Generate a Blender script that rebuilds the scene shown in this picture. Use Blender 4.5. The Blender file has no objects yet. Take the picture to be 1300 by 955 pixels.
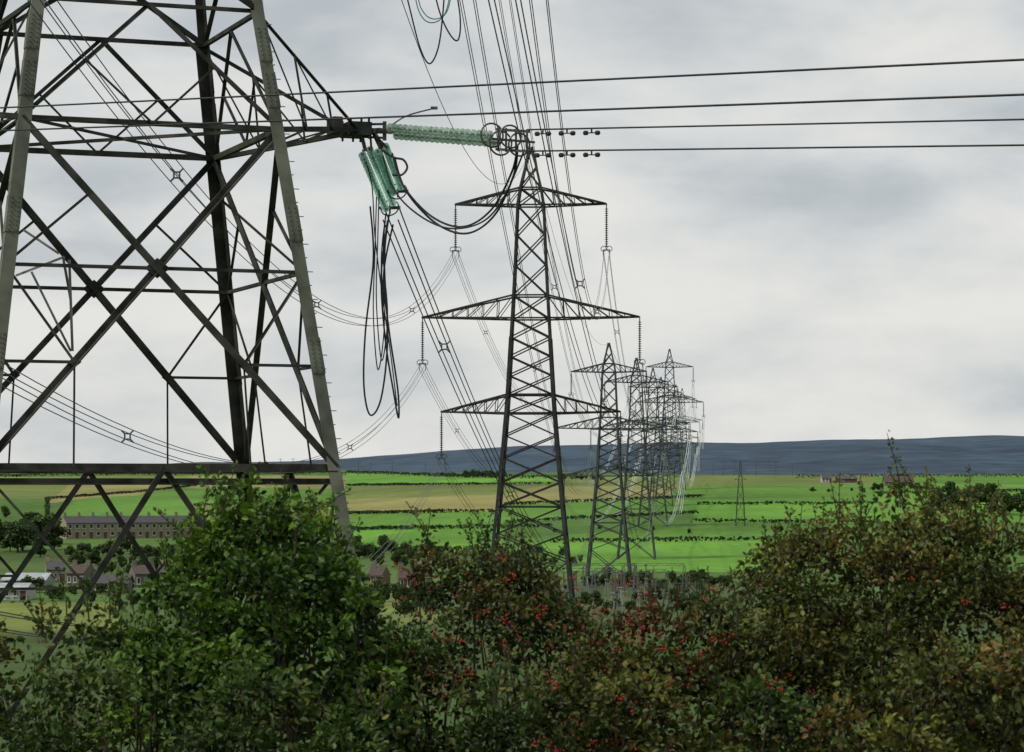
import bpy, math, random
import numpy as np
from mathutils import Vector, Matrix
rnd=random.Random(7); nr=np.random.default_rng(7)
F=3450.0; EYE=30.0
scene=bpy.context.scene
COL=scene.collection
def P(az,el,d):
    """surveyed bearing / elevation reading at ground distance d (m) -> world metres"""
    return Vector(((az-650)/F*d, d, EYE-(el-620)/F*d))

# ---------------------------------------------------------------- materials
def new_mat(name):
    m=bpy.data.materials.new(name); m.use_nodes=True
    nt=m.node_tree; return m,nt,nt.nodes['Principled BSDF']
def mat(name,c1,c2=None,scale=5.0,rough=.7,metal=0.0,bump=0.0,detail=5,lo=.35,hi=.65,spec=.3):
    m,nt,b=new_mat(name)
    b.inputs['Roughness'].default_value=rough; b.inputs['Metallic'].default_value=metal
    b.inputs['Specular IOR Level'].default_value=spec
    c2=c2 or tuple(x*.6 for x in c1)
    tc=nt.nodes.new('ShaderNodeTexCoord'); n=nt.nodes.new('ShaderNodeTexNoise')
    n.inputs['Scale'].default_value=scale; n.inputs['Detail'].default_value=detail
    nt.links.new(tc.outputs['Object'],n.inputs['Vector'])
    r=nt.nodes.new('ShaderNodeValToRGB')
    r.color_ramp.elements[0].position=lo; r.color_ramp.elements[0].color=(*c2,1)
    r.color_ramp.elements[1].position=hi; r.color_ramp.elements[1].color=(*c1,1)
    nt.links.new(n.outputs['Fac'],r.inputs['Fac']); nt.links.new(r.outputs['Color'],b.inputs['Base Color'])
    if bump:
        bp=nt.nodes.new('ShaderNodeBump'); bp.inputs['Strength'].default_value=bump
        nt.links.new(n.outputs['Fac'],bp.inputs['Height']); nt.links.new(bp.outputs['Normal'],b.inputs['Normal'])
    return m
def leaf_mat(name,trans=.3,rough=.55):
    m,nt,b=new_mat(name)
    a=nt.nodes.new('ShaderNodeAttribute'); a.attribute_name='Col'
    b.inputs['Roughness'].default_value=rough; b.inputs['Specular IOR Level'].default_value=.22
    nt.links.new(a.outputs['Color'],b.inputs['Base Color'])
    hs=nt.nodes.new('ShaderNodeHueSaturation'); hs.inputs['Saturation'].default_value=1.15; hs.inputs['Value'].default_value=1.25
    nt.links.new(a.outputs['Color'],hs.inputs['Color'])
    t=nt.nodes.new('ShaderNodeBsdfTranslucent'); nt.links.new(hs.outputs['Color'],t.inputs['Color'])
    mx=nt.nodes.new('ShaderNodeMixShader'); mx.inputs[0].default_value=trans
    nt.links.new(b.outputs[0],mx.inputs[1]); nt.links.new(t.outputs[0],mx.inputs[2])
    nt.links.new(mx.outputs[0],nt.nodes['Material Output'].inputs['Surface'])
    return m
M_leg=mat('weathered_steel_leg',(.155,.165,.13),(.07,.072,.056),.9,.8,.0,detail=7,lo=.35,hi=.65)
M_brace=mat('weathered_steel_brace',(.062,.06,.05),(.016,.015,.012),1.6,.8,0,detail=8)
M_pyl=mat('galvanised_lattice',(.034,.037,.034),(.015,.016,.016),.7,.75)
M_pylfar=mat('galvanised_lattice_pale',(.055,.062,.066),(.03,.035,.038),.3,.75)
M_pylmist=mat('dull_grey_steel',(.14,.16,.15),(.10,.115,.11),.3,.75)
M_wire=mat('dark_conductor',(.03,.03,.032),(.015,.015,.017),3,.6)
M_wire2=mat('aluminium_conductor',(.10,.11,.115),(.06,.07,.075),.3,.5)
M_wirefar=mat('bright_conductor',(.55,.57,.58),(.36,.38,.39),.2,.5)  # paler aluminium for far spans, their sunlit look put into the colour
M_fit=mat('galvanised_fitting',(.13,.13,.13),(.045,.045,.045),8,.5,.4)
M_ins=mat('dark_insulator',(.06,.075,.07),(.03,.035,.035),6,.35)
def glass_mat(name,ca,cb,tint):
    m,nt,b=new_mat(name); b.inputs['Roughness'].default_value=.12
    nz=nt.nodes.new('ShaderNodeTexNoise'); nz.inputs['Scale'].default_value=14
    rp=nt.nodes.new('ShaderNodeValToRGB'); rp.color_ramp.elements[0].color=(*ca,1); rp.color_ramp.elements[1].color=(*cb,1)
    rp.color_ramp.elements[0].position=.4; rp.color_ramp.elements[1].position=.6
    nt.links.new(nz.outputs['Fac'],rp.inputs['Fac']); nt.links.new(rp.outputs['Color'],b.inputs['Base Color'])
    tr=nt.nodes.new('ShaderNodeBsdfTranslucent'); nt.links.new(rp.outputs['Color'],tr.inputs['Color'])
    tp=nt.nodes.new('ShaderNodeBsdfTransparent'); tp.inputs['Color'].default_value=(*tint,1)
    mx=nt.nodes.new('ShaderNodeMixShader'); mx.inputs[0].default_value=.42
    mx2=nt.nodes.new('ShaderNodeMixShader'); mx2.inputs[0].default_value=.38
    nt.links.new(b.outputs[0],mx.inputs[1]); nt.links.new(tr.outputs[0],mx.inputs[2])
    nt.links.new(mx.outputs[0],mx2.inputs[1]); nt.links.new(tp.outputs[0],mx2.inputs[2])
    nt.links.new(mx2.outputs[0],nt.nodes['Material Output'].inputs['Surface']); return m
M_glass=glass_mat('pale_green_glass',(.34,.47,.38),(.66,.76,.68),(.86,.95,.89))
M_glass2=glass_mat('teal_green_glass',(.40,.72,.61),(.74,.94,.86),(.85,.97,.93))
M_leaf=leaf_mat('leaf_foliage',.25,.5)
M_treeleaf=leaf_mat('tree_foliage',.12,.8)
M_bark=mat('bark',(.05,.04,.03),(.02,.016,.012),20,.9,bump=.4)
M_berry=mat('red_berry',(.36,.018,.013),(.2,.01,.008),30,.4)
M_stone=mat('buff_stone',(.30,.25,.18),(.20,.165,.12),3,.9,bump=.2)
M_gstone=mat('grey_stone',(.17,.15,.125),(.10,.09,.075),3,.9,bump=.2)
M_brick=mat('brown_brick',(.15,.105,.08),(.10,.07,.055),4,.9,bump=.2)
M_render=mat('pale_render',(.42,.41,.38),(.32,.31,.29),1,.8)
M_slate=mat('slate_roof',(.075,.07,.075),(.04,.038,.042),4,.8,bump=.2)
M_tile=mat('brown_tile_roof',(.085,.06,.052),(.05,.038,.034),4,.85,bump=.2)
M_sheet=mat('grey_sheet_roof',(.36,.38,.40),(.24,.26,.28),.5,.6)
M_pane=mat('window_pane',(.03,.035,.04),(.015,.018,.02),2,.15)
M_frame=mat('white_frame',(.5,.5,.48),(.38,.38,.36),5,.6)
M_door=mat('painted_door',(.12,.05,.04),(.06,.03,.03),5,.6)
M_hedge=leaf_mat('hedge_foliage',.1,.9)
M_wood=mat('weathered_wood',(.12,.10,.085),(.06,.05,.04),4,.9)
M_conc=mat('concrete',(.30,.29,.27),(.2,.195,.19),2,.9)

# ---------------------------------------------------------------- helpers
def tag(o,label=None,cat=None,group=None,kind=None):
    if label:o["label"]=label
    if cat:o["category"]=cat
    if group:o["group"]=group
    if kind:o["kind"]=kind
    return o
def mk(name,V,Fc,mats,parent=None,world=False,smooth=False,cols=None,midx=None):
    me=bpy.data.meshes.new(name)
    if world and parent is not None:
        inv=parent.matrix_world.inverted()
        V=[tuple(inv@Vector(v)) for v in V]
    if isinstance(V,np.ndarray): V=V.tolist()
    if isinstance(Fc,np.ndarray): Fc=Fc.tolist()
    me.from_pydata([tuple(v) for v in V],[],Fc)
    if not isinstance(mats,(list,tuple)): mats=[mats]
    for q in mats: me.materials.append(q)
    if midx is not None: me.polygons.foreach_set('material_index',midx)
    if smooth: me.polygons.foreach_set('use_smooth',[True]*len(me.polygons))
    if cols is not None:
        a=me.color_attributes.new('Col','FLOAT_COLOR','POINT')
        c=np.ones((len(V),4)); c[:,:3]=cols; a.data.foreach_set('color',c.ravel())
    me.update()
    o=bpy.data.objects.new(name,me); COL.objects.link(o)
    if parent is not None: o.parent=parent
    return o
def empty(name,loc,rz=0.0,s=1.0):
    o=bpy.data.objects.new(name,None); COL.objects.link(o)
    o.location=loc; o.rotation_euler=(0,0,rz); o.scale=(s,s,s); o.empty_display_size=.5
    o.matrix_world=Matrix.Translation(Vector(loc))@Matrix.Rotation(rz,4,'Z')@Matrix.Diagonal((s,s,s,1))
    return o
def deepcopy(root,loc,rz,s):
    n=root.copy(); COL.objects.link(n)
    n.location=loc; n.rotation_euler=(0,0,rz); n.scale=(s,s,s) if not isinstance(s,tuple) else s
    def rec(a,b):
        for ch in a.children:
            c=ch.copy(); COL.objects.link(c); c.parent=b
            c.matrix_parent_inverse=ch.matrix_parent_inverse.copy()
            rec(ch,c)
    rec(root,n); return n
class MB:
    def __init__(s): s.V=[]; s.F=[]; s.m=[]
    def beam(s,p,q,w,t=None,mi=0,box=False):
        p=Vector(p); q=Vector(q); d=q-p
        if d.length<1e-4: return
        d.normalize(); r=Vector((0,0,1)) if abs(d.z)<.9 else Vector((1,0,0))
        a=d.cross(r).normalized(); b=a.cross(d).normalized()
        t=t or w*.18; h=w/2
        pr=[(-h,-h),(h,-h),(h,h),(-h,h)] if box else [(-h,-h),(h,-h),(h,-h+t),(-h+t,-h+t),(-h+t,h),(-h,h)]
        n=len(pr); o=len(s.V)
        for c in (p,q):
            for (x,y) in pr: s.V.append(tuple(c+a*x+b*y))
        for i in range(n):
            j=(i+1)%n; s.F.append((o+i,o+j,o+n+j,o+n+i)); s.m.append(mi)
        s.F.append(tuple(range(o+n-1,o-1,-1))); s.F.append(tuple(range(o+n,o+2*n))); s.m+=[mi,mi]
    def angle(s,p,q,w,t,ax,ay,mi=0):
        """rolled angle section with its flanges along ax and ay"""
        p=Vector(p);q=Vector(q);ax=Vector(ax);ay=Vector(ay); o=len(s.V)
        pr=[(0,0),(w,0),(w,t),(t,t),(t,w),(0,w)]; n=6
        for c in(p,q):
            for x,y in pr: s.V.append(tuple(c+ax*x+ay*y))
        for i in range(n):
            j=(i+1)%n; s.F.append((o+i,o+j,o+n+j,o+n+i)); s.m.append(mi)
        s.F.append(tuple(range(o+n-1,o-1,-1))); s.F.append(tuple(range(o+n,o+2*n))); s.m+=[mi,mi]
    def box(s,c,sx,sy,sz,mi=0):
        x,y,z=c; o=len(s.V)
        for dz in(-1,1):
            for dx,dy in((-1,-1),(1,-1),(1,1),(-1,1)): s.V.append((x+dx*sx/2,y+dy*sy/2,z+dz*sz/2))
        for f in((0,3,2,1),(4,5,6,7),(0,1,5,4),(1,2,6,5),(2,3,7,6),(3,0,4,7)): s.F.append(tuple(o+i for i in f)); s.m.append(mi)
    def tube(s,pts,r,n=6,mi=0):
        pts=[Vector(p) for p in pts]; o=len(s.V); k=len(pts)
        rs=r if isinstance(r,(list,tuple)) else [r]*k
        D=(pts[-1]-pts[0])
        D=D.normalized() if D.length>1e-6 else Vector((1,0,0))
        for i,p in enumerate(pts):
            d=(pts[min(i+1,k-1)]-pts[max(i-1,0)])
            d=d.normalized() if d.length>1e-6 else D
            ref=Vector((0,0,1)) if abs(d.z)<.85 else Vector((1,0,0))
            if i==0: a=d.cross(ref).normalized()
            else:
                a=(a-d*a.dot(d))
                a=a.normalized() if a.length>1e-4 else d.cross(ref).normalized()
            b=a.cross(d).normalized()
            for j in range(n):
                t=2*math.pi*j/n; s.V.append(tuple(p+a*math.cos(t)*rs[i]+b*math.sin(t)*rs[i]))
        for i in range(k-1):
            for j in range(n):
                j2=(j+1)%n; s.F.append((o+i*n+j,o+i*n+j2,o+(i+1)*n+j2,o+(i+1)*n+j)); s.m.append(mi)
        s.F.append(tuple(range(o+n-1,o-1,-1))); s.F.append(tuple(range(o+(k-1)*n,o+k*n))); s.m+=[mi,mi]
    def lathe(s,p,q,prof,n=10,mi=0):
        p=Vector(p);q=Vector(q); s.tube([p.lerp(q,max(0,min(1,t))) for t,_ in prof],[r for _,r in prof],n,mi)
    def ring(s,c,nrm,R,r,n=20,mi=0):
        c=Vector(c);nrm=Vector(nrm).normalized(); ref=Vector((0,0,1)) if abs(nrm.z)<.9 else Vector((1,0,0))
        a=nrm.cross(ref).normalized(); b=a.cross(nrm)
        o=len(s.V); k=5
        for i in range(n):
            t=2*math.pi*i/n; e=a*math.cos(t)+b*math.sin(t)
            for j in range(k):
                u=2*math.pi*j/k; s.V.append(tuple(c+e*(R+r*math.cos(u))+nrm*r*math.sin(u)))
        for i in range(n):
            for j in range(k):
                i2=(i+1)%n;j2=(j+1)%k
                s.F.append((o+i*k+j,o+i*k+j2,o+i2*k+j2,o+i2*k+j)); s.m.append(mi)
    def obj(s,name,mats,parent=None,world=False,smooth=False): return mk(name,s.V,s.F,mats,parent,world,smooth,midx=s.m)
def spline(pts,sub=8):
    pts=[Vector(p) for p in pts]; out=[]
    for i in range(len(pts)-1):
        p0=pts[max(i-1,0)];p1=pts[i];p2=pts[i+1];p3=pts[min(i+2,len(pts)-1)]
        for k in range(sub):
            t=k/sub
            out.append(.5*((2*p1)+(p2-p0)*t+(2*p0-5*p1+4*p2-p3)*t*t+(3*p1-p0-3*p2+p3)*t**3))
    out.append(pts[-1]); return out

# ---------------------------------------------------------------- terrain
DR=np.array([0,10,18,40,82,160,250,400,500,595,757,926,1136,1500,2200,2450,2800,4000,5500])
HR=np.array([-1.7,-2.6,-3.2,-6,-10.5,-12,-12.6,-17.2,-17.5,-15.7,-11.6,-6.2,0,6,11.5,8,-2,-20,10])
HL=np.array([-1.7,-2.6,-3.2,-6,-10.5,-15,-18,-21,-21.3,-21,-18.5,-14.5,-7,3,18,12,0,-20,0])
MAZ=[-200,0,300,440,560,800,1100,1300,1700]; MEL=[600,594,590,582,569,560,553,551,557]
def height(X,Y):
    X=np.asarray(X,float);Y=np.asarray(Y,float)
    d=np.maximum(np.hypot(X,Y),.01); az=np.arctan2(X,Y)
    px=650+F*np.tan(np.clip(az,-.45,.45))
    w=np.clip((px-300)/300,0,1); w=w*w*(3-2*w)
    top=(620-np.interp(px,MAZ,MEL))/F*8000
    r=0
    for q in (.93,1.0,1.07):
        dd=d*q
        hr=np.interp(dd,DR,HR);hl=np.interp(dd,DR,HL)
        h=hr*w+hl*(1-w)
        moor=np.interp(dd,[5500,6500,7400,8000,8600,10000,14000,40000],[0,.45,.86,1,1.0,.7,.2,-.3])
        h=np.where(dd>5500,10+(top-10)*moor,h); r=r+h
    h=r/3
    amp=np.clip(d/1500,0,1)
    h=h+amp*(.9*np.sin(X/61+1)*np.sin(Y/97)+.5*np.sin(X/23+Y/41)+.8*np.sin(X/130+2))
    far=np.clip((d-5500)/2000,0,1)
    h=h+far*(3*np.sin(X/170)+2*np.sin(X/71+1.3)+5*np.sin(X/700+Y/500))
    return EYE+h
def G(px,py,ymin=60,ymax=2190):
    Y=np.linspace(ymin,ymax,4300); X=(px-650)/F*Y; h=height(X,Y); ray=EYE-(py-620)/F*Y
    hit=np.nonzero(h>=ray)[0]; i=hit[0] if len(hit) else len(Y)-1
    return Vector((X[i],Y[i],h[i]))
def gz(x,y): return float(height(x,y))

azs=np.concatenate([np.arange(-180,-14,4),np.arange(-13,13.01,.06),np.arange(14,180,4)])*math.pi/180
rs=np.concatenate([np.geomspace(1.0,440,70),np.geomspace(446,2300,270),np.geomspace(2350,9500,90),np.geomspace(10000,38000,10)])
A,R=np.meshgrid(azs,rs); X=R*np.sin(A);Y=R*np.cos(A); Z=height(X,Y)
na=len(azs);nrr=len(rs)
V=np.stack([X.ravel(),Y.ravel(),Z.ravel()],1)
ii,jj=np.meshgrid(np.arange(nrr-1),np.arange(na),indexing='ij'); ii=ii.ravel();jj=jj.ravel();j2=(jj+1)%na
FF=np.stack([ii*na+jj,ii*na+j2,(ii+1)*na+j2,(ii+1)*na+jj],1)
V=np.vstack([V,[[0,0,gz(0,.01)]]]); ci=len(V)-1
FFl=FF.tolist()+[(ci,(j+1)%na,j) for j in range(na)]
G1=(.085,.185,.028);G1b=(.105,.24,.032);G2=(.065,.135,.026);T1=(.205,.195,.07);T2=(.185,.18,.065);OL=(.13,.165,.045)
fields=[
 ([(-300,608),(440,604),(440,594),(-300,596)],G2),
 ([(-300,606),(250,604),(240,622),(60,634),(-300,640)],OL),
 ([(90,612),(230,606),(180,628),(60,640)],T1),
 ([(100,634),(250,618),(255,660),(60,662)],G1),
 ([(-300,636),(60,634),(60,664),(-300,670)],G2),
 ([(240,604),(440,604),(440,622),(240,622)],T2),
 ([(240,620),(440,620),(440,640),(240,645)],G1),
 ([(240,642),(440,638),(440,668),(240,672)],OL),
 ([(440,601),(760,606),(760,615),(440,616)],G1b),
 ([(440,616),(560,615),(540,634),(440,636)],OL),
 ([(560,615),(720,614),(640,632),(540,634)],OL),
 ([(440,634),(650,629),(650,651),(440,653)],T1),
 ([(700,604),(1110,604),(1110,615),(700,619)],OL),
 ([(690,617),(860,618),(850,631),(640,643),(640,630)],T2),
 ([(860,618),(900,617),(890,631),(850,632)],G1),
 ([(440,652),(640,650),(640,672),(440,674)],G1),
 ([(440,674),(640,672),(640,702),(440,702)],G1b),
 ([(640,641),(900,630),(885,652),(640,666)],G1),
 ([(640,664),(885,652),(900,668),(640,686)],G2),
 ([(640,684),(900,668),(1010,684),(640,700)],G1),
 ([(690,688),(1010,684),(1010,726),(690,726)],G1b),
 ([(900,617),(1110,614),(1110,640),(890,640)],G1),
 ([(885,640),(1110,640),(1110,664),(880,662)],G1b),
 ([(880,662),(1110,664),(1110,686),(900,686)],G1),
 ([(1110,604),(1700,604),(1700,624),(1110,628)],G1),
 ([(1110,628),(1700,624),(1700,660),(1110,664)],G1b),
 ([(1010,686),(1700,660),(1700,722),(1010,722)],G2),
 ([(0,700),(440,705),(440,730),(0,730)],(.06,.10,.025)),
 ([(440,745),(560,745),(560,790),(440,790)],(.13,.16,.045)),
 ([(-200,765),(150,765),(150,800),(-200,800)],(.14,.17,.04)),
 ([(560,738),(1000,738),(1000,800),(560,800)],(.065,.095,.035)),
]
cols=np.zeros((len(V),3)); d=np.hypot(V[:,0],V[:,1])
cols[:]=(.05,.085,.022)
cols[d>450]=(.065,.12,.028)
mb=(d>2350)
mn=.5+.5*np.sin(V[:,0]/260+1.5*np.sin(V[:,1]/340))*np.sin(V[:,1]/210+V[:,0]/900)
cols[mb]=np.array([.046,.073,.108])*(0.75+.35*mn[mb][:,None])  # heather mottling; the blue-grey cast is distance haze baked into the colour
def inpoly(x,y,poly):
    c=np.zeros(len(x),bool); n=len(poly)
    for i in range(n):
        x1,y1=poly[i];x2,y2=poly[(i+1)%n]
        if y1==y2: continue
        t=((y1>y)!=(y2>y))&(x<(x2-x1)*(y-y1)/(y2-y1)+x1); c^=t
    return c
def wpoly(pts):
    out=[]; n=len(pts)
    for i in range(n):
        a=pts[i];b=pts[(i+1)%n]; k=max(1,int(abs(b[0]-a[0])//80))
        for q in range(k):
            t=q/k; g=G(a[0]+(b[0]-a[0])*t,a[1]+(b[1]-a[1])*t); out.append((g.x,g.y))
    return out
sel=np.nonzero((d>200)&(d<2350)&(V[:,1]>0))[0]
for pts,c in fields:
    w=wpoly(pts); m_=inpoly(V[sel,0],V[sel,1],w); cols[sel[m_]]=c
m,nt,b=new_mat('ground_cover'); b.inputs['Roughness'].default_value=.95; b.inputs['Specular IOR Level'].default_value=.1
a=nt.nodes.new('ShaderNodeAttribute'); a.attribute_name='Col'
geo=nt.nodes.new('ShaderNodeNewGeometry')
n1=nt.nodes.new('ShaderNodeTexNoise'); n1.inputs['Scale'].default_value=.012; n1.inputs['Detail'].default_value=7
n2=nt.nodes.new('ShaderNodeTexNoise'); n2.inputs['Scale'].default_value=.25; n2.inputs['Detail'].default_value=8
nt.links.new(geo.outputs['Position'],n1.inputs['Vector']);nt.links.new(geo.outputs['Position'],n2.inputs['Vector'])
def mr(src,a0,a1,b0,b1):
    q=nt.nodes.new('ShaderNodeMapRange'); q.inputs[1].default_value=a0;q.inputs[2].default_value=a1;q.inputs[3].default_value=b0;q.inputs[4].default_value=b1
    nt.links.new(src,q.inputs[0]); return q.outputs[0]
mu=nt.nodes.new('ShaderNodeMath');mu.operation='MULTIPLY'
nt.links.new(mr(n1.outputs['Fac'],.3,.7,.66,1.25),mu.inputs[0]); nt.links.new(mr(n2.outputs['Fac'],.3,.7,.8,1.16),mu.inputs[1])
vm=nt.nodes.new('ShaderNodeVectorMath');vm.operation='SCALE'
nt.links.new(a.outputs['Color'],vm.inputs[0]);nt.links.new(mu.outputs[0],vm.inputs['Scale']);nt.links.new(vm.outputs[0],b.inputs['Base Color'])
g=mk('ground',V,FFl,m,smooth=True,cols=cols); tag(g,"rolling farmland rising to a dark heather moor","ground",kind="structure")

# ---------------------------------------------------------------- suspension pylon
def lattice_body(mb,levels,leg,br,hor=(),hw=None):
    cs=lambda z,h:[(-h,-h,z),(h,-h,z),(h,h,z),(-h,h,z)]
    for i in range(len(levels)-1):
        z0,h0=levels[i];z1,h1=levels[i+1]; a=cs(z0,h0);b=cs(z1,h1)
        for k in range(4):
            k2=(k+1)%4
            mb.beam(a[k],b[k],leg*(1 if z0<levels[-1][0]*.6 else .7))
            mb.beam(a[k],b[k2],br); mb.beam(a[k2],b[k],br)
            if i in hor: mb.beam(a[k],a[k2],hw or br)
def arm_mesh(mb,side,zb,zt,L,hb,ht,cw,bw,n=5,tipw=.18,tiprise=.15,tw=None):
    tb=[Vector((side*hb,-hb,zb)),Vector((side*hb,hb,zb))]; tt=[Vector((side*ht,-ht,zt)),Vector((side*ht,ht,zt))]
    tip=[Vector((side*L,-tipw,zb+tiprise)),Vector((side*L,tipw,zb+tiprise))]
    for k in range(2):
        mb.beam(tb[k],tip[k],cw); mb.beam(tt[k],tip[k],tw or cw)
    mb.beam(tip[0],tip[1],cw)
    for i in range(n):
        t0=i/n;t1=(i+1)/n
        for k in range(2):
            b0=tb[k].lerp(tip[k],t0);b1=tb[k].lerp(tip[k],t1);u0=tt[k].lerp(tip[k],t0)
            if i>0: mb.beam(b0,u0,bw)
            if i<n-1: mb.beam(u0,b1,bw)
        p=tb[i%2].lerp(tip[i%2],t0);q=tb[1-i%2].lerp(tip[1-i%2],t1); mb.beam(p,q,bw)
        if i>0: mb.beam(tb[0].lerp(tip[0],t0),tb[1].lerp(tip[1],t0),bw)
def insulator_mesh(mb,p,q,n,R,mi=0,seg=9,core=.03):
    prof=[(0,core)]
    for i in range(n):
        t=(i+.2)/n; dt=.5/n
        prof+=[(t,core),(t+dt*.3,R),(t+dt*.6,R*.93),(t+dt,core)]
    prof+=[(1,core)]
    mb.lathe(p,q,prof,seg,mi)
ARMS=[(38.7,40.3,6.95),(28.3,30.4,10.0),(19.6,21.3,8.25)]
HL_=[(0,4.1),(6.0,3.45),(11.0,2.95),(15.5,2.55),(19.6,2.2),(21.3,2.08),(24.8,1.88),(28.3,1.68),(30.4,1.56),(33.2,1.42),(36.0,1.3),(38.7,1.2),(40.3,.95),(42.2,.5),(44.1,.12)]
LV=[]
for i in range(len(HL_)-1):
    z0,h0=HL_[i];z1,h1=HL_[i+1]; k=2 if i>=1 and i<7 and (z1-z0)>2.5 else 1
    for q in range(k): LV.append((z0+(z1-z0)*q/k,h0+(h1-h0)*q/k))
LV.append(HL_[-1])
def hat(z): return float(np.interp(z,[a for a,_ in HL_],[b for _,b in HL_]))
STR=4.4
def build_pylon(loc,rz,s,mt,thick,label):
    e=empty('electricity_pylon',loc,rz,s)
    mb=MB(); horz=[i for i,(z,h) in enumerate(LV) if any(abs(z-q)<.01 for q in (19.6,21.3,28.3,30.4,38.7,40.3,11.0))]
    lattice_body(mb,LV,.30*thick,.125*thick,hor=horz,hw=.15*thick)
    mb.obj('tower_body',mt,e)
    for zb,zt,L in ARMS:
        for sd in(-1,1):
            mb=MB(); arm_mesh(mb,sd,zb,zt,L,hat(zb)*1.0,hat(zt),.16*thick,.075*thick,n=6)
            mb.obj('crossarm',mt,e)
            mb=MB(); x=sd*L; z=zb+.05
            mb.tube([(x,0,z),(x,0,z-.3)],.05*thick,5,1)
            insulator_mesh(mb,(x,0,z-.3),(x,0,z-STR+.5),18,.17*thick,0,8,.05*thick)
            for dx in(-.3,.3): mb.ring((x+dx*.9,0,z-STR+.35),(0,1,0),.24,.035*thick,12,1)
            mb.beam((x-.35,0,z-STR+.25),(x+.35,0,z-STR+.25),.1,mi=1,box=True)
            mb.beam((x-.3,0,z-STR+.25),(x-.3,0,z-STR-.35),.07,mi=1,box=True); mb.beam((x+.3,0,z-STR+.25),(x+.3,0,z-STR-.35),.07,mi=1,box=True)
            mb.obj('insulator_string',[M_ins,M_fit],e)
    tag(e,label,"pylon","lattice pylons marching across the valley")
    return e
def attach(e,arm,sd):
    zb,_,L=ARMS[arm]; return e.matrix_world@Vector((sd*L,0,zb-STR-.05))
def peak(e): return e.matrix_world@Vector((0,0,44.1))
pdefs=[(808,595,1.0),(829,757,1.0),(839,926,1.0),(850,1000,1.25),(858,1136,1.0),(866,1400,1.05)]
def ploc(px,dd):
    x=(px-650)/F*dd; return Vector((x,dd,gz(x,dd)-.15))
pyl=[]
p2=build_pylon(ploc(674,250),-.05,1.0,M_pyl,1.0,"dark steel lattice pylon with six arms and hanging insulators")
pyl.append(p2)
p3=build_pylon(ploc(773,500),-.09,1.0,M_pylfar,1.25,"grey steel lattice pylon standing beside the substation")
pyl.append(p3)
for i,(px,dd,s) in enumerate(pdefs):
    L=ploc(px,dd); rz=-.07
    n=deepcopy(p3,L,rz,s); n.matrix_world=Matrix.Translation(L)@Matrix.Rotation(rz,4,'Z')@Matrix.Diagonal((s,s,s,1))
    n["label"]="distant steel lattice pylon on the green hillside" if i!=3 else "tall distant steel lattice pylon on the green hillside"
    pyl.append(n)

# ---------------------------------------------------------------- near tension pylon
ROT=math.radians(20.6)
NB=Vector((-11.99,84,gz(-11.99,84)-.1)); zoff=(EYE-10.5)-NB.z
near=empty('tension_pylon',NB,ROT)
tag(near,"huge weathered steel lattice tension pylon with crossed bracing","pylon")
ZB=11.1+zoff;ZA=21.3+zoff;ZT=24.9+zoff
def nh(z): return 6.75-(z-zoff)*.1345 if z<=ZT else float(np.interp(z,[ZT,ZA+11.5,ZA+14.5,ZA+22,ZA+24.5,ZA+29],[3.4,2.6,2.4,1.8,1.5,.2]))
cz=lambda z,h=None:[Vector((-(h or nh(z)),-(h or nh(z)),z)),Vector(((h or nh(z)),-(h or nh(z)),z)),Vector(((h or nh(z)),(h or nh(z)),z)),Vector((-(h or nh(z)),(h or nh(z)),z))]
lv=[0,ZB,ZA,ZT,ZA+11.5,ZA+14.5,ZA+22,ZA+24.5,ZA+29]
for k in range(4):
    mb=MB(); sx=(-1,1,1,-1)[k]; sy=(-1,-1,1,1)[k]
    for i in range(len(lv)-1):
        a=cz(lv[i])[k];b=cz(lv[i+1])[k]; w_=.39 if i<3 else .28
        off=Vector((sx*.1,sy*.1,0))
        mb.angle(a+off,b+off,w_,.05,(-sx,0,0),(0,-sy,0))
        if i<3:
            for tt_ in(.33,.72):
                c=a.lerp(b,tt_)+off*1.22; dv=(b-a).normalized(); mb.angle(c-dv*.55,c+dv*.55,w_*.98,.03,(-sx,0,0),(0,-sy,0))
                for q in range(8):
                    for u in(.1,.3): c2=c+dv*(-.48+.137*q)+Vector((-sx*u,-.02 if sy<0 else .02,0)); mb.box(tuple(c2),.035,.05,.035)
    a=cz(0)[k];b=cz(ZT)[k]
    if k in(1,3):
        for q in range(60):
            c=a.lerp(b,q/60)+Vector((sx*.1,sy*.1,0))
            mb.beam(c,c+(Vector((sx*.16,0,0)) if q%2 else Vector((0,sy*.16,0))),.025,box=True)
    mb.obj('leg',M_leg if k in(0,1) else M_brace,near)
mb=MB(); A_=cz(0);B_=cz(ZB);C_=cz(ZA);D_=cz(ZT)
def plate(X_,tn,n_,w,h):
    o=len(mb.V)
    for sg in(-.03,.03):
        for aa,bb in((-w,0),(0,-h),(w,0),(0,h)): mb.V.append(tuple(X_+n_*sg+tn*aa+Vector((0,0,bb))))
    for f in((0,1,2,3),(4,5,6,7),(0,1,5,4),(1,2,6,5),(2,3,7,6),(3,0,4,7)): mb.F.append(tuple(o+i for i in f)); mb.m.append(0)
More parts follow.
